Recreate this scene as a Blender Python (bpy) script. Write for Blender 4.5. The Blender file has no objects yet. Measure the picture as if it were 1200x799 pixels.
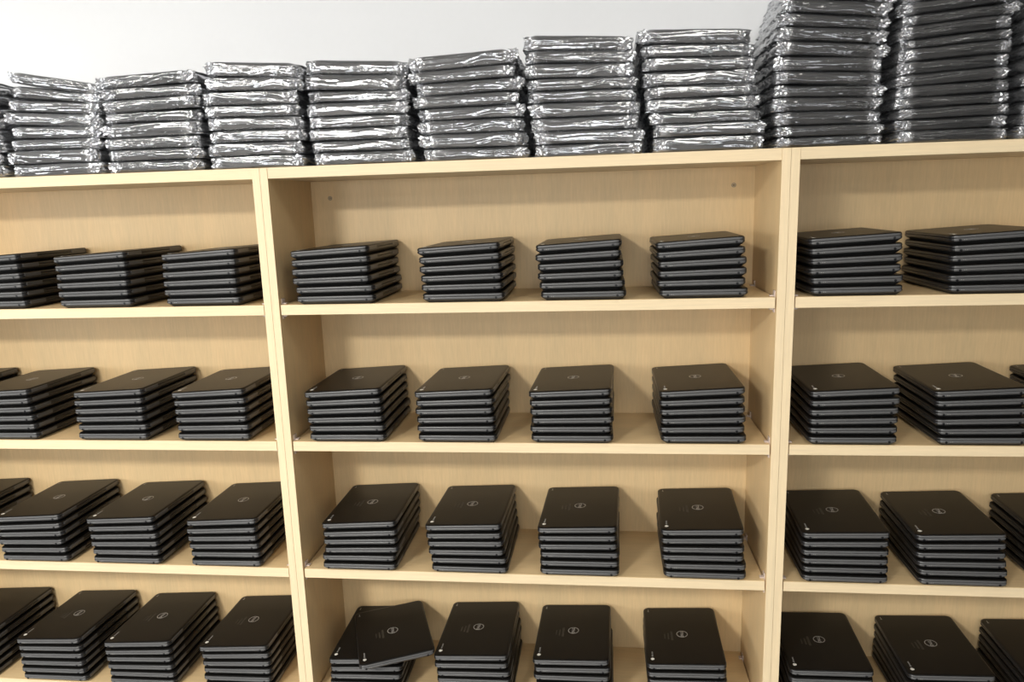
import bpy, bmesh, math, random
from mathutils import Vector, Matrix, Euler, noise

SC = bpy.context.scene
COL = SC.collection

# ------------------------------------------------------------------ camera
cam_d = bpy.data.cameras.new('camera')
cam = bpy.data.objects.new('camera', cam_d)
COL.objects.link(cam)
SC.camera = cam
CAM = Vector((0.8523, -1.8342, 1.8970))
_yaw, _pit, _rol = 0.11516, -0.18624, -0.03097
fw = Vector((-math.sin(_yaw) * math.cos(_pit), math.cos(_yaw) * math.cos(_pit), math.sin(_pit)))
rt = Vector((math.cos(_yaw), math.sin(_yaw), 0.0))
up = rt.cross(fw)
r2 = rt * math.cos(_rol) + up * math.sin(_rol)
u2 = up * math.cos(_rol) - rt * math.sin(_rol)
cam.matrix_world = Matrix(((r2.x, u2.x, -fw.x, CAM.x), (r2.y, u2.y, -fw.y, CAM.y), (r2.z, u2.z, -fw.z, CAM.z), (0, 0, 0, 1)))
cam_d.sensor_width = 36.0
cam_d.lens = 851.15 / 1200.0 * 36.0
cam_d.clip_start = 0.05

# ------------------------------------------------------------------ world, light, exposure
SC.view_settings.view_transform = 'Standard'
SC.view_settings.look = 'None'
SC.view_settings.gamma = 1.0
SC.view_settings.use_curve_mapping = False
SC.view_settings.exposure = -0.30

world = bpy.data.worlds.new('room_light')
SC.world = world
world.use_nodes = True
bg = world.node_tree.nodes['Background']
bg.inputs['Color'].default_value = (0.93, 0.96, 1.0, 1)
bg.inputs['Strength'].default_value = 1.2

CEIL_Z = 3.0
# ceiling panels (centre x, centre y, watts): the key left of centre is strongest, the right side kept dim
PANELS = [(-0.95, -3.3, 200), (-3.0, -3.3, 24), (1.1, -3.3, 14), (2.9, -3.3, 4), (-1.25, -5.4, 40), (0.8, -5.4, 18), (-0.9, -1.15, 14), (1.3, -1.15, 7)]
for (lx, ly, pw) in PANELS:
    ld = bpy.data.lights.new('ceiling_lamp', 'AREA')
    ld.shape = 'RECTANGLE'; ld.size = 0.56; ld.size_y = 0.56
    ld.energy = pw; ld.color = (1.0, 0.965, 0.90)
    lo = bpy.data.objects.new('ceiling_lamp', ld)
    lo.location = (lx, ly, CEIL_Z - 0.05)
    COL.objects.link(lo)

# unseen windows added for soft light and reflections in the film: (axis, centre x, y, z, width, height, watts)
ADDED_WINS = [('front', -2.3, -6.5, 1.75, 1.5, 1.3, 60), ('front', 0.2, -6.5, 1.75, 1.5, 1.3, 66), ('front', 2.7, -6.5, 1.75, 1.5, 1.3, 26),
        ('left', -4.0, -1.9, 1.85, 1.5, 1.3, 60), ('left', -4.0, -4.4, 1.85, 1.5, 1.3, 66)]
for (ax, wx, wy, wz, ww, wh, pw) in ADDED_WINS:
    ld = bpy.data.lights.new('window_daylight', 'AREA')
    ld.shape = 'RECTANGLE'; ld.size = ww; ld.size_y = wh
    ld.energy = pw; ld.color = (0.98, 0.99, 1.0)
    lo = bpy.data.objects.new('window_daylight', ld)
    if ax == 'front':
        lo.location = (wx, wy - 0.02, wz); lo.rotation_euler = (math.pi / 2, 0, 0)
    else:
        lo.location = (wx - 0.02, wy, wz); lo.rotation_euler = (math.pi / 2, 0, -math.pi / 2)
    COL.objects.link(lo)

# ------------------------------------------------------------------ helpers
def new_obj(name, data, parent=None, loc=None):
    o = bpy.data.objects.new(name, data)
    COL.objects.link(o)
    if parent is not None:
        o.parent = parent
    if loc is not None:
        o.location = loc
    return o

def empty(name, loc=(0, 0, 0)):
    o = bpy.data.objects.new(name, None)
    o.empty_display_size = 0.05
    o.location = loc
    COL.objects.link(o)
    return o

def tag(o, label=None, cat=None, group=None, kind=None):
    if label: o['label'] = label
    if cat: o['category'] = cat
    if group: o['group'] = group
    if kind: o['kind'] = kind
    return o

def to_mesh(bm, name, mats, smooth=False):
    me = bpy.data.meshes.new(name)
    bmesh.ops.recalc_face_normals(bm, faces=bm.faces[:])
    bm.to_mesh(me); bm.free()
    for m in (mats if isinstance(mats, (list, tuple)) else [mats]):
        me.materials.append(m)
    if smooth:
        for p in me.polygons: p.use_smooth = True
    return me

def bm_box(bm, x0, x1, y0, y1, z0, z1, bev=0.0, seg=2):
    ret = bmesh.ops.create_cube(bm, size=1.0)
    vs = ret['verts']
    bmesh.ops.scale(bm, vec=(x1 - x0, y1 - y0, z1 - z0), verts=vs)
    bmesh.ops.translate(bm, vec=((x0 + x1) / 2, (y0 + y1) / 2, (z0 + z1) / 2), verts=vs)
    if bev > 0:
        es = list({e for v in vs for e in v.link_edges})
        bmesh.ops.bevel(bm, geom=es, offset=bev, segments=seg, profile=0.5, affect='EDGES')

def box(name, x0, x1, y0, y1, z0, z1, mat, parent=None, bev=0.0012):
    bm = bmesh.new()
    bm_box(bm, x0, x1, y0, y1, z0, z1, bev)
    return new_obj(name, to_mesh(bm, name, mat), parent)

def disc(bm, cx, cy, z0, z1, r, axis='z', seg=16):
    ret = bmesh.ops.create_cone(bm, cap_ends=True, segments=seg, radius1=r, radius2=r, depth=z1 - z0)
    vs = ret['verts']
    if axis == 'y':
        bmesh.ops.rotate(bm, cent=(0, 0, 0), matrix=Matrix.Rotation(math.pi / 2, 3, 'X'), verts=vs)
        bmesh.ops.translate(bm, vec=(cx, (z0 + z1) / 2, cy), verts=vs)
    else:
        bmesh.ops.translate(bm, vec=(cx, cy, (z0 + z1) / 2), verts=vs)

def ring(bm, cx, cy, z0, z1, ro, ri, seg=32, a0=0.0, a1=2 * math.pi, sx=1.0):
    n = seg
    full = abs(a1 - a0 - 2 * math.pi) < 1e-6
    cols = []
    for i in range(n if full else n + 1):
        a = a0 + (a1 - a0) * i / n
        c, s = math.cos(a), math.sin(a)
        cols.append([bm.verts.new((cx + r * c * sx, cy + r * s, z)) for r, z in ((ri, z0), (ro, z0), (ro, z1), (ri, z1))])
    m = len(cols)
    for i in range(m if full else m - 1):
        A, B = cols[i], cols[(i + 1) % m]
        for k in range(4):
            bm.faces.new((A[k], B[k], B[(k + 1) % 4], A[(k + 1) % 4]))

# ------------------------------------------------------------------ materials
def mat(name):
    m = bpy.data.materials.new(name); m.use_nodes = True
    nt = m.node_tree
    return m, nt, nt.nodes['Principled BSDF']

def plain(name, col, rough=0.5, spec=0.5, metal=0.0, bump=None, var=0.07):
    m, nt, b = mat(name)
    b.inputs['Roughness'].default_value = rough
    b.inputs['Specular IOR Level'].default_value = spec
    b.inputs['Metallic'].default_value = metal
    tc = nt.nodes.new('ShaderNodeTexCoord')
    n = nt.nodes.new('ShaderNodeTexNoise'); n.inputs['Scale'].default_value = 60 if bump is None else bump[0]
    n.inputs['Detail'].default_value = 4
    nt.links.new(tc.outputs['Object'], n.inputs['Vector'])
    r = nt.nodes.new('ShaderNodeValToRGB')
    c = Vector(col)
    r.color_ramp.elements[0].position = 0.3; r.color_ramp.elements[1].position = 0.7
    r.color_ramp.elements[0].color = (*(c * (1 - var)), 1); r.color_ramp.elements[1].color = (*(c * (1 + var)), 1)
    nt.links.new(n.outputs['Fac'], r.inputs['Fac']); nt.links.new(r.outputs['Color'], b.inputs['Base Color'])
    if bump:
        bp = nt.nodes.new('ShaderNodeBump'); bp.inputs['Strength'].default_value = bump[1]; bp.inputs['Distance'].default_value = bump[2]
        nt.links.new(n.outputs['Fac'], bp.inputs['Height']); nt.links.new(bp.outputs['Normal'], b.inputs['Normal'])
    return m

def wood(name, stretch, base=(0.735, 0.56, 0.312)):
    """pale maple laminate, grain running along the axis whose stretch is small"""
    m, nt, b = mat(name)
    tc = nt.nodes.new('ShaderNodeTexCoord')
    L = nt.links
    def layer(scale, s, detail, lo, hi):
        mp = nt.nodes.new('ShaderNodeMapping'); mp.inputs['Scale'].default_value = [v * s for v in stretch]
        n = nt.nodes.new('ShaderNodeTexNoise'); n.inputs['Scale'].default_value = scale; n.inputs['Detail'].default_value = detail
        n.inputs['Roughness'].default_value = 0.62; n.inputs['Distortion'].default_value = 0.25
        L.new(tc.outputs['Object'], mp.inputs['Vector']); L.new(mp.outputs['Vector'], n.inputs['Vector'])
        mr = nt.nodes.new('ShaderNodeMapRange'); mr.inputs[1].default_value = 0.28; mr.inputs[2].default_value = 0.72
        mr.inputs[3].default_value = lo; mr.inputs[4].default_value = hi
        L.new(n.outputs['Fac'], mr.inputs[0])
        return mr.outputs[0], n.outputs['Fac']
    a, araw = layer(22, 1.0, 6, 0.93, 1.05)       # fine grain streaks
    c, craw = layer(2.0, 0.8, 3, 0.93, 1.05)     # broad figure
    mu = nt.nodes.new('ShaderNodeMath'); mu.operation = 'MULTIPLY'
    L.new(a, mu.inputs[0]); L.new(c, mu.inputs[1])
    mix = nt.nodes.new('ShaderNodeMix'); mix.data_type = 'RGBA'; mix.inputs[0].default_value = 0
    mix.inputs[6].default_value = (*base, 1); mix.inputs[7].default_value = (base[0] * 0.97, base[1] * 0.90, base[2] * 0.86, 1)
    L.new(craw, mix.inputs[0])
    hs = nt.nodes.new('ShaderNodeHueSaturation'); L.new(mix.outputs[2], hs.inputs['Color']); L.new(mu.outputs[0], hs.inputs['Value'])
    L.new(hs.outputs['Color'], b.inputs['Base Color'])
    b.inputs['Roughness'].default_value = 0.42
    b.inputs['Specular IOR Level'].default_value = 0.35
    bp = nt.nodes.new('ShaderNodeBump'); bp.inputs['Strength'].default_value = 0.08; bp.inputs['Distance'].default_value = 0.001
    L.new(araw, bp.inputs['Height']); L.new(bp.outputs['Normal'], b.inputs['Normal'])
    return m

WOOD_V = wood('maple_vertical_grain', (9, 9, 0.7))
WOOD_H = wood('maple_horizontal_grain', (0.6, 10, 10))
WOOD_E = wood('maple_edge_band', (8, 8, 0.4), (0.80, 0.67, 0.44))
WOOD_EH = wood('maple_edge_band_horizontal', (0.4, 9, 9), (0.80, 0.67, 0.44))
WALL = plain('painted_wall', (0.85, 0.855, 0.86), 0.85, 0.2, var=0.004)
WALLB = plain('painted_room_wall', (0.26, 0.26, 0.255), 0.9, 0.1)
CEILM = plain('ceiling_paint', (0.7, 0.7, 0.69), 0.9, 0.2)
FLOORM = plain('carpet_floor', (0.30, 0.29, 0.28), 0.95, 0.1, bump=(300, 0.4, 0.003))
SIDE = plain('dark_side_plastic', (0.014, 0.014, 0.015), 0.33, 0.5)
GREY = plain('charcoal_plastic', (0.088, 0.088, 0.088), 0.36, 0.5, bump=(900, 0.03, 0.0005))
BLACK = plain('black_plastic', (0.010, 0.010, 0.010), 0.5, 0.35)
LIDM = plain('black_textured_lid', (0.0065, 0.0058, 0.0052), 0.38, 0.22, bump=(1500, 0.12, 0.0004))
PORT = plain('port_black', (0.003, 0.003, 0.004), 0.4, 0.3)
EMB = plain('silver_print', (0.31, 0.30, 0.28), 0.35, 0.5)
FAINT = plain('faint_etching', (0.036, 0.031, 0.024), 0.5, 0.4)
BADGE = plain('pale_badge_print', (0.80, 0.78, 0.70), 0.4, 0.5)
CLIP = plain('translucent_clip_plastic', (0.62, 0.52, 0.46), 0.25, 0.6)
SCREWM = plain('screw_socket_metal', (0.25, 0.21, 0.17), 0.4, 0.5, 0.5)
TRIM = plain('baseboard_rubber', (0.12, 0.11, 0.10), 0.6)
LAMPW = plain('lamp_frame_white', (0.8, 0.8, 0.8), 0.5)

lamp_m, nt, b = mat('lamp_diffuser')
b.inputs['Base Color'].default_value = (0.9, 0.9, 0.88, 1)
b.inputs['Emission Color'].default_value = (1, 0.97, 0.92, 1); b.inputs['Emission Strength'].default_value = 3.0

def film(name, gloss, haze, rough, seed):
    m = bpy.data.materials.new(name); m.use_nodes = True
    nt = m.node_tree; nt.nodes.clear(); L = nt.links
    N = nt.nodes.new
    out = N('ShaderNodeOutputMaterial'); tc = N('ShaderNodeTexCoord'); oi = N('ShaderNodeObjectInfo')
    add = N('ShaderNodeVectorMath'); add.operation = 'ADD'
    sc = N('ShaderNodeMath'); sc.operation = 'MULTIPLY'; sc.inputs[1].default_value = 37.0
    L.new(oi.outputs['Random'], sc.inputs[0])
    cb = N('ShaderNodeCombineXYZ'); L.new(sc.outputs[0], cb.inputs[0]); L.new(sc.outputs[0], cb.inputs[1]); L.new(sc.outputs[0], cb.inputs[2])
    L.new(tc.outputs['Object'], add.inputs[0]); L.new(cb.outputs[0], add.inputs[1])
    # long tension folds running along the front
    mp = N('ShaderNodeMapping'); mp.inputs['Scale'].default_value = (3.2, 12, 62); mp.inputs['Rotation'].default_value = (0, 0.05, 0)
    wn = N('ShaderNodeTexNoise'); wn.inputs['Scale'].default_value = 24; wn.inputs['Detail'].default_value = 2
    L.new(add.outputs[0], wn.inputs['Vector'])
    wm = N('ShaderNodeMix'); wm.data_type = 'VECTOR'; wm.inputs[0].default_value = 0.016
    L.new(add.outputs[0], wm.inputs[4]); L.new(wn.outputs['Color'], wm.inputs[5])
    L.new(wm.outputs[1], mp.inputs['Vector'])
    n1 = N('ShaderNodeTexNoise'); n1.inputs['Scale'].default_value = 1.0; n1.inputs['Detail'].default_value = 2.2; n1.inputs['Roughness'].default_value = 0.42; n1.inputs['Distortion'].default_value = 0.7
    L.new(mp.outputs[0], n1.inputs['Vector'])
    # sharp crinkles
    mp2 = N('ShaderNodeMapping'); mp2.inputs['Scale'].default_value = (36, 36, 60)
    L.new(add.outputs[0], mp2.inputs['Vector'])
    v = N('ShaderNodeTexVoronoi'); v.feature = 'DISTANCE_TO_EDGE'; v.inputs['Scale'].default_value = 1.0
    nw = N('ShaderNodeTexNoise'); nw.inputs['Scale'].default_value = 1.3; nw.inputs['Detail'].default_value = 2
    L.new(mp2.outputs[0], nw.inputs['Vector'])
    mxv = N('ShaderNodeMix'); mxv.data_type = 'VECTOR'; mxv.inputs[0].default_value = 0.35
    L.new(mp2.outputs[0], mxv.inputs[4]); L.new(nw.outputs['Color'], mxv.inputs[5])
    L.new(mxv.outputs[1], v.inputs['Vector'])
    # crinkle amount grows toward the gathered bag ends
    sep = N('ShaderNodeSeparateXYZ'); L.new(tc.outputs['Object'], sep.inputs[0])
    ab = N('ShaderNodeMath'); ab.operation = 'ABSOLUTE'; L.new(sep.outputs[0], ab.inputs[0])
    mr = N('ShaderNodeMapRange'); mr.inputs[1].default_value = 0.05; mr.inputs[2].default_value = 0.12; mr.inputs[3].default_value = 0.10; mr.inputs[4].default_value = 1.1
    L.new(ab.outputs[0], mr.inputs[0])
    m1 = N('ShaderNodeMath'); m1.operation = 'MULTIPLY'; L.new(v.outputs['Distance'], m1.inputs[0]); L.new(mr.outputs[0], m1.inputs[1])
    ad = N('ShaderNodeMath'); ad.operation = 'MULTIPLY_ADD'; ad.inputs[1].default_value = 1.0
    L.new(n1.outputs['Fac'], ad.inputs[0]); L.new(m1.outputs[0], ad.inputs[2])
    bp = N('ShaderNodeBump'); bp.inputs['Strength'].default_value = 1.0; bp.inputs['Distance'].default_value = 0.0030
    L.new(ad.outputs[0], bp.inputs['Height'])
    g = N('ShaderNodeBsdfGlossy'); g.inputs['Roughness'].default_value = rough; g.inputs['Color'].default_value = (0.95, 0.96, 0.98, 1)
    L.new(bp.outputs['Normal'], g.inputs['Normal'])
    t = N('ShaderNodeBsdfTransparent'); t.inputs['Color'].default_value = (0.93, 0.93, 0.94, 1)
    d = N('ShaderNodeBsdfDiffuse'); d.inputs['Color'].default_value = (0.75, 0.76, 0.78, 1); L.new(bp.outputs['Normal'], d.inputs['Normal'])
    # several layers of film lie over each other at the ends
    er = N('ShaderNodeMapRange'); er.inputs[1].default_value = 0.090; er.inputs[2].default_value = 0.128; er.inputs[3].default_value = 0.0; er.inputs[4].default_value = 0.30
    en = N('ShaderNodeMath'); en.operation = 'MULTIPLY_ADD'; en.inputs[1].default_value = 0.055; L.new(wn.outputs['Fac'], en.inputs[0])
    es = N('ShaderNodeMath'); es.operation = 'SUBTRACT'; es.inputs[1].default_value = 0.0275; L.new(ab.outputs[0], es.inputs[0]); L.new(es.outputs[0], en.inputs[2])
    L.new(en.outputs[0], er.inputs[0])
    eh = N('ShaderNodeMath'); eh.operation = 'MULTIPLY_ADD'; eh.inputs[1].default_value = 0.8; eh.inputs[2].default_value = haze; L.new(er.outputs[0], eh.inputs[0])
    hz = N('ShaderNodeMixShader'); L.new(eh.outputs[0], hz.inputs[0])
    L.new(t.outputs[0], hz.inputs[1]); L.new(d.outputs[0], hz.inputs[2])
    fr = N('ShaderNodeFresnel'); fr.inputs['IOR'].default_value = 1.5; L.new(bp.outputs['Normal'], fr.inputs['Normal'])
    fa = N('ShaderNodeMath'); fa.operation = 'MULTIPLY_ADD'; fa.inputs[1].default_value = 0.8; fa.use_clamp = True
    eg = N('ShaderNodeMath'); eg.operation = 'ADD'; eg.inputs[1].default_value = gloss; L.new(er.outputs[0], eg.inputs[0]); L.new(eg.outputs[0], fa.inputs[2])
    L.new(fr.outputs[0], fa.inputs[0])
    mx = N('ShaderNodeMixShader'); L.new(fa.outputs[0], mx.inputs[0]); L.new(hz.outputs[0], mx.inputs[1]); L.new(g.outputs[0], mx.inputs[2])
    L.new(mx.outputs[0], out.inputs['Surface'])
    return m

FILM_S = film('silvery_plastic_film', 0.19, 0.035, 0.14, 0)
FILM_C = film('clear_plastic_film', 0.11, 0.02, 0.12, 1)
FILM_G = film('crumpled_plastic_film', 0.32, 0.06, 0.08, 2)

# ------------------------------------------------------------------ dimensions
W = 1.3194            # pitch of the bookcases
T = 0.0209            # side panel thickness
D = 0.2868            # inner depth
ZTOP = 1.980          # underside of the top panel
TH = 0.028
SHELF = [1.6521, 1.2727, 0.8938, 0.4968]
BOT = 0.115

# ------------------------------------------------------------------ setting
def struct(name, x0, x1, y0, y1, z0, z1, m, bev=0.0):
    return tag(box(name, x0, x1, y0, y1, z0, z1, m, None, bev), kind='structure')
YW = D + 0.012
struct('floor', -4.1, 5.5, -6.6, YW + 0.1, -0.1, 0.0, FLOORM)
struct('wall_back', -4.0, 5.4, YW + 0.003, YW + 0.1, 0.0, CEIL_Z, WALL)
struct('ceiling', -4.1, 5.5, -6.6, YW + 0.1, CEIL_Z, CEIL_Z + 0.1, CEILM)
def pierced(name, ax, wins):
    # a wall built of solid pieces around its window openings
    bm = bmesh.new()
    if ax == 'front':
        a0, a1 = -4.1, 5.5
        put = lambda p, q, z0, z1: bm_box(bm, p, q, -6.62, -6.5, z0, z1)
        cs = [(w[1], w[3], w[4], w[5]) for w in wins]
    else:
        a0, a1 = -6.5, YW + 0.1
        put = lambda p, q, z0, z1: bm_box(bm, -4.12, -4.0, p, q, z0, z1)
        cs = [(w[2], w[3], w[4], w[5]) for w in wins]
    cs.sort(); cur = a0
    for c, z, ww, wh in cs:
        put(cur, c - ww / 2, 0, CEIL_Z); put(c - ww / 2, c + ww / 2, 0, z - wh / 2); put(c - ww / 2, c + ww / 2, z + wh / 2, CEIL_Z)
        cur = c + ww / 2
    put(cur, a1, 0, CEIL_Z)
    tag(new_obj(name, to_mesh(bm, name, WALLB)), kind='structure')
pierced('wall_front', 'front', [w for w in ADDED_WINS if w[0] == 'front'])
pierced('wall_left', 'left', [w for w in ADDED_WINS if w[0] == 'left'])
struct('wall_right', 5.4, 5.5, -6.5, YW + 0.1, 0.0, CEIL_Z, WALLB)
for i, (ax, wx, wy, wz, ww, wh, pw) in enumerate(ADDED_WINS):  # frames for the added windows, out of view
    bm = bmesh.new()
    for (a0, a1, b0, b1) in ((-ww/2, ww/2, -wh/2, -wh/2 + .05), (-ww/2, ww/2, wh/2 - .05, wh/2), (-ww/2, -ww/2 + .05, -wh/2 + .05, wh/2 - .05), (ww/2 - .05, ww/2, -wh/2 + .05, wh/2 - .05), (-.025, .025, -wh/2 + .05, wh/2 - .05)):
        if ax == 'front': bm_box(bm, wx + a0, wx + a1, wy - 0.01, wy + 0.03, wz + b0, wz + b1)
        else: bm_box(bm, wx - 0.01, wx + 0.03, wy + a0, wy + a1, wz + b0, wz + b1)
    tag(new_obj('window_%d' % (i + 1), to_mesh(bm, 'window_frame', LAMPW)), kind='structure')
struct('baseboard_back', -4.0, -W - 0.05, YW - 0.008, YW + 0.003, 0.0, 0.1, TRIM)

for i, (lx, ly, pw) in enumerate(PANELS):
    t = empty('ceiling_light', (lx, ly, CEIL_Z))
    tag(t, 'white framed square ceiling light panel, %s' % ['second from left in middle row', 'leftmost of middle row', 'third from left in middle row', 'rightmost of middle row', 'left one of far row', 'right one of far row', 'left one above the bookcases', 'right one above the bookcases'][i], 'ceiling light', 'ceiling light panels')
    bm = bmesh.new()
    for (a0, a1, b0, b1) in ((-.3, .3, -.3, -.28), (-.3, .3, .28, .3), (-.3, -.28, -.28, .28), (.28, .3, -.28, .28)):
        bm_box(bm, a0, a1, b0, b1, -0.03, 0.0)
    new_obj('frame', to_mesh(bm, 'frame', LAMPW), t)
    bm = bmesh.new(); bm_box(bm, -.28, .28, -.28, .28, -0.02, -0.012)
    new_obj('diffuser', to_mesh(bm, 'diffuser', lamp_m), t)

# ------------------------------------------------------------------ bookcases
def make_bookcase(x0, where, dz=0.0):
    t = empty('bookcase', (x0, 0, 0))
    tag(t, where, 'bookcase')
    for a, b_ in ((0.0003, T), (W - T, W - 0.0003)):
        o = box('side_panel', a, b_, 0.0, D + 0.010, 0.0, ZTOP + TH, WOOD_V, t, 0.0008)
        box('edge_band', a, b_, -0.0012, -0.0002, 0.001, ZTOP + TH - 0.0008, WOOD_E, o, 0.0004)
    box('top_panel', T + 0.0002, W - T - 0.0002, 0.0, D + 0.010, ZTOP, ZTOP + TH, WOOD_EH, t, 0.0008)
    box('back_panel', T + 0.0002, W - T - 0.0002, D, D + 0.008, BOT, ZTOP - 0.0003, WOOD_V, t, 0.0)
    box('bottom_panel', T + 0.0002, W - T - 0.0002, 0.0, D - 0.0003, BOT - TH, BOT, WOOD_H, t)
    box('kick_board', T + 0.0002, W - T - 0.0002, 0.04, 0.058, 0.0, BOT - TH - 0.0003, WOOD_H, t)
    for s in SHELF:
        o = box('shelf', T + 0.0030, W - T - 0.0030, 0.003, D - 0.001, s - TH, s, WOOD_H, t, 0.0012)
        box('edge_band', T + 0.0030, W - T - 0.0030, 0.0018, 0.0028, s - TH + 0.0008, s - 0.0008, WOOD_EH, o, 0.0003)
        for sx in (0, 1):
            for yy in (0.022, D - 0.035):
                bm = bmesh.new()
                xa, xb = (T + 0.0002, T + 0.0028)
                bm_box(bm, xa, xb, yy - 0.009, yy + 0.009, s - TH - 0.012, s + 0.015, 0.0006)
                bm_box(bm, xb, xb + 0.010, yy - 0.007, yy + 0.007, s + 0.0004, s + 0.0035, 0.0008)
                bm_box(bm, xb, xb + 0.010, yy - 0.007, yy + 0.007, s - TH - 0.005, s - TH - 0.0004, 0.0008)
                if sx:
                    for v in bm.verts: v.co.x = W - v.co.x
                new_obj('shelf_clip', to_mesh(bm, 'shelf_clip', CLIP), o)
    for xx in (0.0782, W - 0.0782):
        bm = bmesh.new()
        ring(bm, xx, -1.930, -D - 0.0, -D + 0.0015, 0.0060, 0.0040, 20)
        bmesh.ops.rotate(bm, cent=(0, 0, 0), matrix=Matrix.Rotation(-math.pi / 2, 3, 'X'), verts=bm.verts[:])
        for v in bm.verts:
            v.co = Vector((v.co.x, D - abs(abs(v.co.y) - D) - 0.0002, 1.930 + (abs(v.co.z) - 1.930)))
        o = new_obj('screw_cap', to_mesh(bm, 'screw_cap', SCREWM), t)
        bm = bmesh.new(); disc(bm, xx, 1.930, D - 0.0010, D - 0.0002, 0.0020, 'y', 12)
        new_obj('screw_socket', to_mesh(bm, 'screw_socket', PORT), o)
    return t

make_bookcase(-W, 'left maple bookcase, its left side cut off by the photo edge')
make_bookcase(0.0, 'middle maple bookcase with four stacks of laptops on every shelf')
make_bookcase(W, 'right maple bookcase, its right side cut off by the photo edge')

# ------------------------------------------------------------------ laptop prototype
LW, LL = 0.2156, 0.290
HL, HR = 0.14109 / 6, 0.15315 / 6       # thin at the palm-rest edge, thick at the hinge edge
HM = (HL + HR) / 2
DTH = (HR - HL) / LW

def outline(hx, hy, r, seg=5):
    pts = []
    for cx, cy, a0 in ((hx - r, -hy + r, -math.pi / 2), (hx - r, hy - r, 0), (-hx + r, hy - r, math.pi / 2), (-hx + r, -hy + r, math.pi)):
        for i in range(seg + 1):
            a = a0 + math.pi / 2 * i / seg
            pts.append((cx + r * math.cos(a), cy + r * math.sin(a)))
    return pts

def hz(x): return HL + (HR - HL) * (x / LW + 0.5)

def slab(profile, mats, mat_of):
    bm = bmesh.new(); rings = []
    for inset, zf in profile:
        r = max(0.004, 0.016 - inset * 0.6)
        rings.append([bm.verts.new((x, y, zf * hz(x))) for x, y in outline(LW / 2 - inset, LL / 2 - inset, r)])
    n = len(rings[0])
    for k in range(len(rings) - 1):
        for i in range(n):
            f = bm.faces.new((rings[k][i], rings[k][(i + 1) % n], rings[k + 1][(i + 1) % n], rings[k + 1][i]))
            mi = mat_of(k); f.normal_update()
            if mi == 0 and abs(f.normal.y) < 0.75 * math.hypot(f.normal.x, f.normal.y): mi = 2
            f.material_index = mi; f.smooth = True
    f = bm.faces.new(rings[0][::-1]); f.material_index = mat_of(-1)
    f = bm.faces.new(rings[-1]); f.material_index = mat_of(99)
    me = bpy.data.meshes.new('laptop_shell'); bm.to_mesh(me); bm.free()
    for m in mats: me.materials.append(m)
    return me

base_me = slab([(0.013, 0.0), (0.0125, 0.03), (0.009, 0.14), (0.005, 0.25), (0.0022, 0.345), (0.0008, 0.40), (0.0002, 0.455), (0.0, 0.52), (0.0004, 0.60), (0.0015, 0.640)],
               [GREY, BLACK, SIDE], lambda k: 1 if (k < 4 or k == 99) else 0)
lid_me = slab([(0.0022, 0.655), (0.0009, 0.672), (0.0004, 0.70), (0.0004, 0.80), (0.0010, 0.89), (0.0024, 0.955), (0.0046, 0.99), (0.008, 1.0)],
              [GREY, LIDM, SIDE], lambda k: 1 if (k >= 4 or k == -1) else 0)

bm = bmesh.new()
bm_box(bm, LW / 2 - 0.006, LW / 2 + 0.0003, -0.030, 0.030, 0.48 * HR, 0.86 * HR, 0.0012)
hinge_me = to_mesh(bm, 'hinge', GREY)
bm = bmesh.new()
disc(bm, 0, 0, -0.0003, 0.003, 0.0031, 'y', 12)
port_me = to_mesh(bm, 'port', PORT)
bm = bmesh.new()
for xx in (-0.079, -0.0745):
    bm_box(bm, xx - 0.0008, xx + 0.0008, -LL / 2 - 0.0002, -LL / 2 + 0.002, 0.47 * HL, 0.53 * HL)
light_me = to_mesh(bm, 'indicator', EMB)

# emblem on the lid: ring with the four letters, reading toward the back of the shelf
def text_mesh(s, size, mname, m, extr=0.00012, spacing=1.0, bold=0.0):
    cu = bpy.data.curves.new(mname, 'FONT'); cu.body = s; cu.size = size; cu.extrude = extr; cu.offset = bold
    cu.align_x = 'CENTER'; cu.align_y = 'CENTER'; cu.space_character = spacing; cu.resolution_u = 2
    ob = bpy.data.objects.new('tmp', cu); COL.objects.link(ob)
    bpy.context.view_layer.update()
    dg = bpy.context.evaluated_depsgraph_get()
    me = bpy.data.meshes.new_from_object(ob.evaluated_get(dg))
    bpy.data.objects.remove(ob); bpy.data.curves.remove(cu)
    me.materials.clear(); me.materials.append(m)
    return me

def merge(meshes_mats, name, m):
    bm = bmesh.new()
    for me, M in meshes_mats:
        n0 = len(bm.verts)
        bm.from_mesh(me)
        bm.verts.ensure_lookup_table()
        for v in bm.verts[n0:]: v.co = M @ v.co
    return to_mesh(bm, name, m)

RZ90 = Matrix.Rotation(math.pi / 2, 4, 'Z')
def on_lid(x, y, ang=0.0):
    tilt = math.atan(DTH)
    return Matrix.Translation((x, y, hz(x) + 0.0001)) @ Matrix.Rotation(-tilt, 4, 'Y') @ RZ90 @ Matrix.Rotation(ang, 4, 'Z')
D_ = text_mesh('D', 0.0115, 'g', EMB, bold=0.0003); E_ = text_mesh('E', 0.0105, 'g', EMB, bold=0.0003); L_ = text_mesh('L', 0.0115, 'g', EMB, bold=0.0003)
bm = bmesh.new(); ring(bm, 0, 0, -0.00012, 0.00012, 0.0160, 0.0141, 40)
ring_me = to_mesh(bm, 'ring', EMB)
C0 = on_lid(0.0, 0.0)
emb_me = merge([(ring_me, C0), (D_, C0 @ Matrix.Translation((-0.0092, 0, 0))), (E_, C0 @ Matrix.Translation((-0.0020, 0.0, 0)) @ Matrix.Rotation(0.65, 4, 'Z')),
                (L_, C0 @ Matrix.Translation((0.0048, 0, 0))), (L_, C0 @ Matrix.Translation((0.0106, 0, 0)))], 'emblem', EMB)
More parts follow.
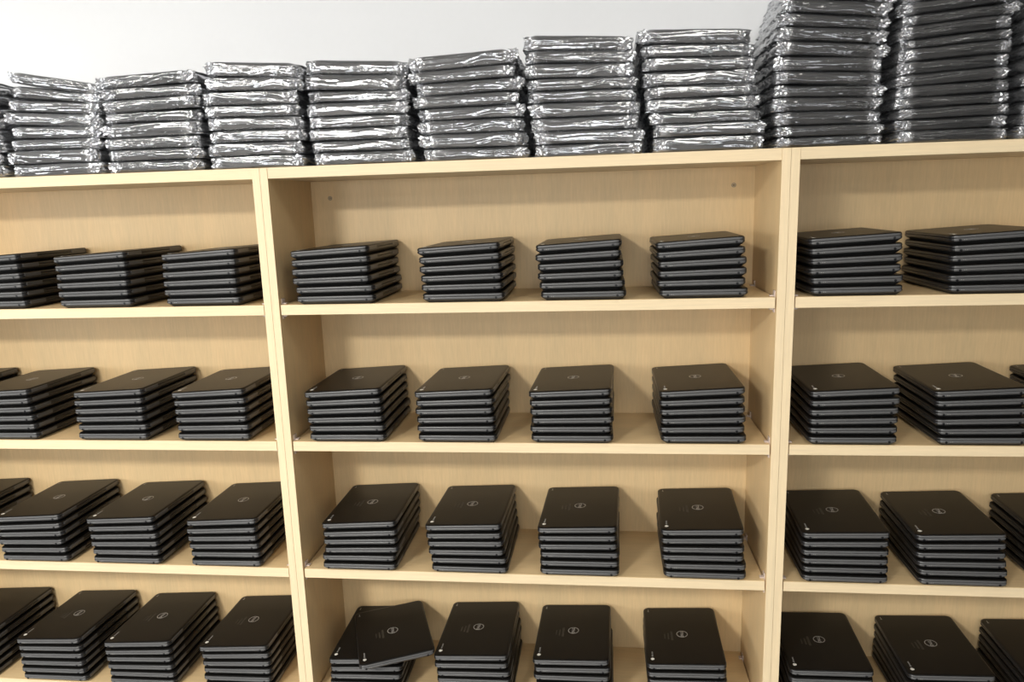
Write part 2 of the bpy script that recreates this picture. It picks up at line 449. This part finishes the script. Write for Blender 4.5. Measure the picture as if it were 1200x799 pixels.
# corner badge: round mark and the word beside it
bm = bmesh.new()
disc(bm, 0, 0, -0.0001, 0.00018, 0.0024, 'z', 14)
for k in range(3):
    a = math.radians(90 + 120 * k)
    ring(bm, 0, 0, -0.0001, 0.00012, 0.0050, 0.0031, 8, a + 0.08, a + 2 * math.pi / 3 - 0.08)
dot_me = to_mesh(bm, 'dot', BADGE)
word_me = text_mesh('chrome', 0.0078, 'g', EMB)
BX, BY = -0.0905, -0.1195
badge_me = merge([(dot_me, on_lid(BX, BY))], 'corner_badge', BADGE)
bword_me = merge([(word_me, on_lid(BX - 0.0002, BY + 0.0215))], 'badge_word', EMB)
# small mark at the opposite corner and the faint etched lines beside the emblem
bm = bmesh.new()
bm_box(bm, -0.0060, 0.0060, -0.0008, 0.0008, -0.0001, 0.00015)
bm_box(bm, -0.0060, -0.0045, -0.0026, 0.0026, -0.0001, 0.00015)
mk = to_mesh(bm, 'mark', EMB)
mark_me = merge([(mk, on_lid(-0.0925, 0.124))], 'corner_mark', EMB)
random.seed(11)
bm = bmesh.new()
for row, (xx, n, hgt) in enumerate(((-0.030, 10, 0.006), (-0.040, 8, 0.004), (-0.050, 5, 0.003))):
    y = -0.030 + 0.004 * row
    for k in range(n):
        w_ = random.uniform(0.0018, 0.0045)
        bm_box(bm, xx - hgt / 2, xx + hgt / 2, y, y + w_, 0, 0.0004)
        y += w_ + random.uniform(0.0008, 0.0016)
for v in bm.verts: v.co.z += hz(v.co.x)
etch_me = to_mesh(bm, 'etched_lines', FAINT)

def make_laptop(top):
    t = empty('laptop')
    b_ = new_obj('base', base_me, t); 
    for xx, zf in ((-0.0885, 0.45), (0.0860, 0.47)): new_obj('port', port_me, b_, (xx, -LL / 2, zf * hz(xx)))
    tag(new_obj('indicator_marks', light_me, b_), kind='stuff')
    for yy in (-0.099, 0.099): new_obj('hinge', hinge_me, t, (0, yy, 0))
    l = new_obj('lid', lid_me, t)
    if top:
        new_obj('emblem', emb_me, l); new_obj('corner_badge', badge_me, l); new_obj('badge_word', bword_me, l); new_obj('corner_mark', mark_me, l)
        for c in l.children: c['kind'] = 'stuff'
    return t

def copy_tree(o, parent=None):
    c = o.copy(); COL.objects.link(c)
    c.parent = parent
    for ch in o.children: copy_tree(ch, c)
    return c

proto_mid = make_laptop(False); proto_top = make_laptop(True)
used = {False: False, True: False}
def take(top):
    p = proto_top if top else proto_mid
    if not used[top]:
        used[top] = True
        return p
    return ('copy', p)
PENDING = []

# stack: key, x bottom, x top, yaw top
STK = {
 0: [('L', 3, -0.814, -0.816, 0.0), ('L', 2, -0.501, -0.502, 0.0), ('L', 1, -0.192, -0.190, 0.0),
     ('C', 1, 0.172, 0.173, -0.03), ('C', 2, 0.517, 0.513, -0.028), ('C', 3, 0.822, 0.819, -0.032), ('C', 4, 1.121, 1.115, -0.02),
     ('R', 1, 1.482, 1.479, -0.02), ('R', 2, 1.806, 1.802, -0.02)],
 1: [('L', 4, -1.112, -1.114, 0.0), ('L', 3, -0.838, -0.843, -0.02), ('L', 2, -0.505, -0.501, -0.01), ('L', 1, -0.203, -0.207, 0.0),
     ('C', 1, 0.181, 0.176, -0.005), ('C', 2, 0.487, 0.487, -0.050), ('C', 3, 0.796, 0.794, -0.052), ('C', 4, 1.128, 1.125, -0.005),
     ('R', 1, 1.496, 1.500, -0.023), ('R', 2, 1.800, 1.794, -0.027), ('R', 3, 2.103, 2.101, -0.03)],
 2: [('L', 4, -1.130, -1.136, 0.0), ('L', 3, -0.809, -0.815, 0.012), ('L', 2, -0.511, -0.518, -0.01), ('L', 1, -0.210, -0.210, 0.0),
     ('C', 1, 0.194, 0.194, -0.001), ('C', 2, 0.502, 0.495, -0.045), ('C', 3, 0.809, 0.808, -0.051), ('C', 4, 1.139, 1.138, -0.058),
     ('R', 1, 1.495, 1.501, -0.058), ('R', 2, 1.786, 1.780, -0.050), ('R', 3, 2.085, 2.083, -0.045)],
 3: [('L', 4, -1.112, -1.117, 0.0), ('L', 3, -0.804, -0.807, -0.015), ('L', 2, -0.515, -0.522, 0.006), ('L', 1, -0.208, -0.216, 0.004),
     ('C', 1, 0.182, 0.179, 0.010), ('C', 2, 0.503, 0.497, -0.022), ('C', 3, 0.790, 0.783, -0.038), ('C', 4, 1.105, 1.100, -0.030),
     ('R', 1, 1.483, 1.485, -0.055), ('R', 2, 1.788, 1.788, -0.044), ('R', 3, 2.090, 2.088, -0.045)],
}
SN = ['top shelf', 'second shelf down', 'third shelf down', 'fourth shelf down']
LN = ['rightmost stack', 'second stack from right', 'third stack from right', 'fourth stack from right']
RN = ['leftmost stack', 'second stack from left', 'third stack from left', 'rightmost stack']
CN = {'L': 'left', 'C': 'middle', 'R': 'right'}
TOPN = ['topmost', 'second from top', 'third from top', 'fourth from top', 'fifth from top', 'bottom']
rnd = random.Random(5)
for si, stacks in STK.items():
    for (u, k, xb, xt, yaw) in stacks:
        where = '%s, %s, %s bookcase' % ((LN if u == 'L' else RN)[k - 1], SN[si], CN[u])
        n = 6
        dips = rnd.random()
        for i in range(n):
            top = i >= n - 1 or (si == 3 and u == 'C' and k == 1 and i == n - 2)
            f = i / (n - 1)
            jx, jy, jr = rnd.uniform(-.0022, .0022), rnd.uniform(-.003, .0), rnd.uniform(-.009, .009)
            if i == n - 1: jx = jr = 0
            # a lower laptop that sticks out sideways in some stacks, as in the photo
            if i in (0, 1) and dips < 0.4: jx += 0.004 * (1 if dips < 0.2 else -1)
            x = xb + (xt - xb) * f + jx
            yw = yaw * (0.3 + 0.7 * f) + jr
            th = i * DTH
            y = D - 0.0025 - LL / 2 * math.cos(yw) - LW / 2 * abs(math.sin(yw)) + 0.006 * min(1, abs(yw) / .03) * 0.5 + jy
            y = min(y, D - 0.0015 - LL / 2 * math.cos(yw) - (LW / 2 - 0.013) * abs(math.sin(yw)))
            if si == 3 and u == 'C' and k == 1 and i == n - 1:
                yw = 0.366; x, y = 0.2395, 0.104
                lab = 'black laptop turned askew atop the leftmost stack, fourth shelf down, middle bookcase'
            else:
                lab = 'black laptop %s, %s' % (TOPN[n - 1 - i], where)
            z = SHELF[si] + i * HM + 0.0001 - (x - (xb + (xt - xb) * f)) * 0
            M = Matrix.Translation((x, y, z)) @ Matrix.Rotation(-th, 4, 'Y') @ Matrix.Rotation(yw, 4, 'Z')
            r = take(top)
            if isinstance(r, tuple): r = copy_tree(r[1])
            r.matrix_world = M
            tag(r, lab, 'laptop', 'stacked black laptops on the shelves')
            if top and si >= 2 and u != 'L' or (top and si == 3):
                lid = [c for c in r.children if c.name.startswith('lid')][0]
                tag(new_obj('etched_lines', etch_me, lid), kind='stuff')

# ------------------------------------------------------------------ bagged laptops on top of the bookcases
BW, BL, BH = 0.262, 0.305, 0.031
def bag_mesh(seed):
    rs = random.Random(seed)
    off = Vector((rs.uniform(-50, 50), rs.uniform(-50, 50), rs.uniform(-50, 50)))
    slope = rs.uniform(-9, 9)
    nx, ny, nz = 72, 18, 14
    idx = {}; verts = []; faces = []
    def P(i, j, k):
        key = (i, j, k)
        if key in idx: return idx[key]
        a, b, c = 2 * i / nx - 1, 2 * j / ny - 1, 2 * k / nz - 1
        # crowd columns near the ends
        a = a * (1.25 - 0.25 * a * a)
        x, y, z = a * BW / 2, b * BL / 2, c
        # plan rounding
        ex = max(0.0, (abs(x) - 0.098) / (BW / 2 - 0.098)); ey = max(0.0, (abs(y) - 0.138) / (BL / 2 - 0.138))
        th = 1.0 - 0.24 * ex ** 1.5 - 0.03 * ey ** 2 - 0.10 * ex * ey
        side = 0.0
        if j in (0, ny) or i in (0, nx):
            side = 1 - math.sqrt(max(0.0, 1 - (abs(c) ** 2.8)))
        if j in (0, ny): y -= math.copysign(0.0065 * side, y)
        if i in (0, nx): x -= math.copysign(0.009 * side, x)
        cc = max(0.0, ex + ey - 1.0)
        x -= math.copysign(0.012 * cc * cc, x); y -= math.copysign(0.012 * cc * cc, y)
        p = Vector((x, y, z * BH / 2))
        # folds: long along x, tight along z; gathers toward the ends
        q = Vector((p.x * 4.5, p.y * 10, p.z * 115)) + off
        q.z += 1.0 * noise.noise(Vector((p.x * 14, p.y * 8, 0.5)) + off) + p.x * slope
        lng = noise.noise(q) + 0.5 * noise.noise(q * 2.1)
        q2 = Vector((p.x * 85, p.y * 60, p.z * 130)) + off
        cr = 1 - 2 * abs(noise.noise(q2)) 
        if j in (0, ny):
            y -= math.copysign(max(0.0, 0.0014 + 0.0026 * lng + (0.0075 * ex ** 1.5 + 0.0003) * cr), y)
        if i in (0, nx):
            x -= math.copysign(max(0.0, 0.004 + 0.008 * noise.noise(Vector((p.y * 45, p.z * 90, 3)) + off)), x)
        gath = 0.22 * ex * noise.noise(Vector((x * 90, y * 70, 1.0)) + off)
        low = 0.05 * noise.noise(Vector((x * 18, y * 18, c)) + off)
        zz = (c * (th + gath + low * 0.5)) * BH / 2
        # drooping bag end
        zz += 0.0025 * ex * noise.noise(Vector((y * 22, a, 7)) + off)
        zz = max(-BH / 2, min(BH / 2, zz))
        idx[key] = len(verts); verts.append((x, y, zz + BH / 2)); return idx[key]
    for i in range(nx):
        for j in range(ny):
            faces.append((P(i, j, 0), P(i, j + 1, 0), P(i + 1, j + 1, 0), P(i + 1, j, 0)))
            faces.append((P(i, j, nz), P(i + 1, j, nz), P(i + 1, j + 1, nz), P(i, j + 1, nz)))
        for k in range(nz):
            faces.append((P(i, 0, k), P(i + 1, 0, k), P(i + 1, 0, k + 1), P(i, 0, k + 1)))
            faces.append((P(i, ny, k), P(i, ny, k + 1), P(i + 1, ny, k + 1), P(i + 1, ny, k)))
    for j in range(ny):
        for k in range(nz):
            faces.append((P(0, j, k), P(0, j, k + 1), P(0, j + 1, k + 1), P(0, j + 1, k)))
            faces.append((P(nx, j, k), P(nx, j + 1, k), P(nx, j + 1, k + 1), P(nx, j, k + 1)))
    me = bpy.data.meshes.new('plastic_bag'); me.from_pydata(verts, [], faces); me.update()
    me.materials.append(FILM_S)
    for p in me.polygons: p.use_smooth = True
    return me
BAGS = [bag_mesh(s) for s in (1, 2, 3, 4, 5, 6, 7)]

# a crumpled gather of film at each front corner
def tuft_mesh(seed):
    rs = random.Random(seed); bm = bmesh.new()
    off = Vector((rs.uniform(-9, 9), rs.uniform(-9, 9), seed))
    bmesh.ops.create_icosphere(bm, subdivisions=3, radius=1.0)
    for v in bm.verts:
        n = v.co.normalized()
        r = 0.50 + 0.9 * (1 - 2 * abs(noise.noise(n * 2.3 + off))) * 0.5 + 0.55 * noise.noise(n * 4.5 + off)
        r = max(0.15, min(1.15, r))
        v.co = Vector((0.012 + n.x * r * 0.019, n.y * r * 0.009, 0.0155 + n.z * r * 0.0155 + 0.004 * n.x))
        v.co.z = max(0.0004, min(0.0306, v.co.z))
    return to_mesh(bm, 'gathered_end', FILM_G)
TUFTS = [tuft_mesh(s) for s in (21, 22, 23, 24, 25, 26)]

bm = bmesh.new(); bm.from_mesh(base_me)
inner_me = None
def inner_mesh():
    bm = bmesh.new()
    for me in (base_me, lid_me):
        bm.from_mesh(me)
    for v in bm.verts:
        v.co.z = v.co.z * 0.93 + 0.0045
        v.co.y += 0.004
    me = bpy.data.meshes.new('wrapped_laptop_body'); bm.to_mesh(me); bm.free()
    for m in (BLACK, BLACK): me.materials.append(m)
    return me
bm.free()
inner_me = inner_mesh()

ORD = ['bottom', 'second', 'third', 'fourth', 'fifth', 'sixth', 'seventh', 'eighth', 'ninth', 'tenth', 'eleventh', 'twelfth', 'thirteenth', 'fourteenth', 'fifteenth', 'sixteenth', 'seventeenth', 'eighteenth']
# n, x bottom, x top, mean height above panel, top tilt(+ = right side up), width factor, clear?
TS = [
 ('stack cut off at far left', 8, -0.846, -0.846, 0.250, 0.0, 0.98, False, 0.0),
 ('first full stack from left', 8, -0.568, -0.545, 0.2475, -0.17, 0.98, False, 0.0),
 ('second full stack from left', 8, -0.286, -0.277, 0.245, 0.035, 1.0, False, 0.0),
 ('third full stack from left', 8, -0.006, -0.006, 0.258, -0.055, 0.96, False, 0.0),
 ('fourth full stack from left', 8, 0.274, 0.262, 0.250, -0.05, 0.99, False, 0.0),
 ('fifth full stack from left', 8, 0.563, 0.535, 0.252, 0.04, 1.0, False, 0.0),
 ('sixth full stack from left', 9, 0.845, 0.815, 0.278, -0.05, 0.99, False, 0.0),
 ('seventh full stack from left', 9, 1.128, 1.088, 0.277, -0.04, 0.99, False, 0.0),
 ('tall dark stack with clear wrap', 16, 1.409, 1.425, 0.455, -0.17, 0.94, True, 0.13),
 ('tall dark stack nearest right edge', 17, 1.676, 1.664, 0.448, 0.13, 0.94, True, 0.0),
 ('stack cut off at right edge', 12, 1.945, 1.945, 0.36, 0.0, 0.94, True, 0.0),
]
rb = random.Random(77)
first = None
def make_bag():
    t = empty('bagged_laptop')
    new_obj('plastic_bag', BAGS[0], t)
    new_obj('laptop_body', inner_me, t)
    g1 = new_obj('gathered_end', TUFTS[0], t); g2 = new_obj('gathered_end', TUFTS[1], t)
    return t
bag0 = make_bag()
first = True
for (where, n, xb, xt, H, tilt, wf, clear, ytop) in TS:
    hs_ = [rb.uniform(.84, 1.16) for _ in range(n)]; hs_ = [v * H / sum(hs_) for v in hs_]
    for i in range(n):
        f = i / (n - 1); hp = hs_[i]
        t = bag0 if first else copy_tree(bag0)
        first = False
        th = tilt * f * f
        if clear: th = tilt * f
        x = xb + (xt - xb) * f + rb.uniform(-.007, .007) * (0.4 if i == 0 else 1)
        if where.startswith('tall dark stack with'): x = xb - 0.016 * math.sin(min(1, f / .7) * math.pi) + 0.055 * max(0, (f - 0.62) / 0.38) + rb.uniform(-.004, .004)
        y = BL / 2 - 0.006 + rb.uniform(-.004, .006)
        if ytop: y += 0.10 * max(0.0, (f - .5)) ** 1.3
        yw = rb.uniform(-.018, .018); th += rb.uniform(-.008, .008) * (i > 0)
        if ytop and f > .5: yw -= 0.12 * (f - .5)
        M = Matrix.Translation((x, y, ZTOP + TH + 0.0002 + sum(hs_[:i]))) @ Matrix.Rotation(-th, 4, 'Y') @ Matrix.Rotation(yw, 4, 'Z')
        flip = rb.random() < 0.5
        M = M @ Matrix.Diagonal((wf + (0.0 if clear else 0.03), 1.0, hp / BH, 1.0))
        t.matrix_world = M
        kids = {}
        for c in t.children: kids.setdefault(c.name.split('.')[0], []).append(c)
        bgo = kids['plastic_bag'][0]; bgo.data = rb.choice(BAGS)
        if flip: bgo.rotation_euler = (0, 0, math.pi)
        bgo.location = (0, 0, BH) if False else (0, 0, 0)
        if flip: bgo.location = (0, 0, 0)
        for q, g in enumerate(kids['gathered_end']):
            g.data = rb.choice(TUFTS)
            sx = -1 if q == 0 else 1
            g.location = (sx * (0.103 + rb.uniform(-.010, .004)), -BL / 2 + rb.uniform(.002, .009), 0.0)
            k_ = rb.choice((.55, .8, 1.0)); g.scale = (sx * k_ * rb.uniform(.9, 1.15), k_ * rb.uniform(.7, 1.2), 0.97 * max(.75, k_)); g.location.z = BH * .5 * (1 - g.scale[2])
        if clear:
            for c in [bgo] + kids['gathered_end'][:0]:
                c.material_slots[0].link = 'OBJECT'; c.material_slots[0].material = FILM_C
        cnt = ORD[i] + (' from bottom' if i else '')
        tag(t, 'plastic-wrapped laptop, %s of %s, atop bookcases' % (cnt, where), 'wrapped laptop', 'plastic-wrapped laptops on top of the bookcases')
bpy.context.view_layer.update()
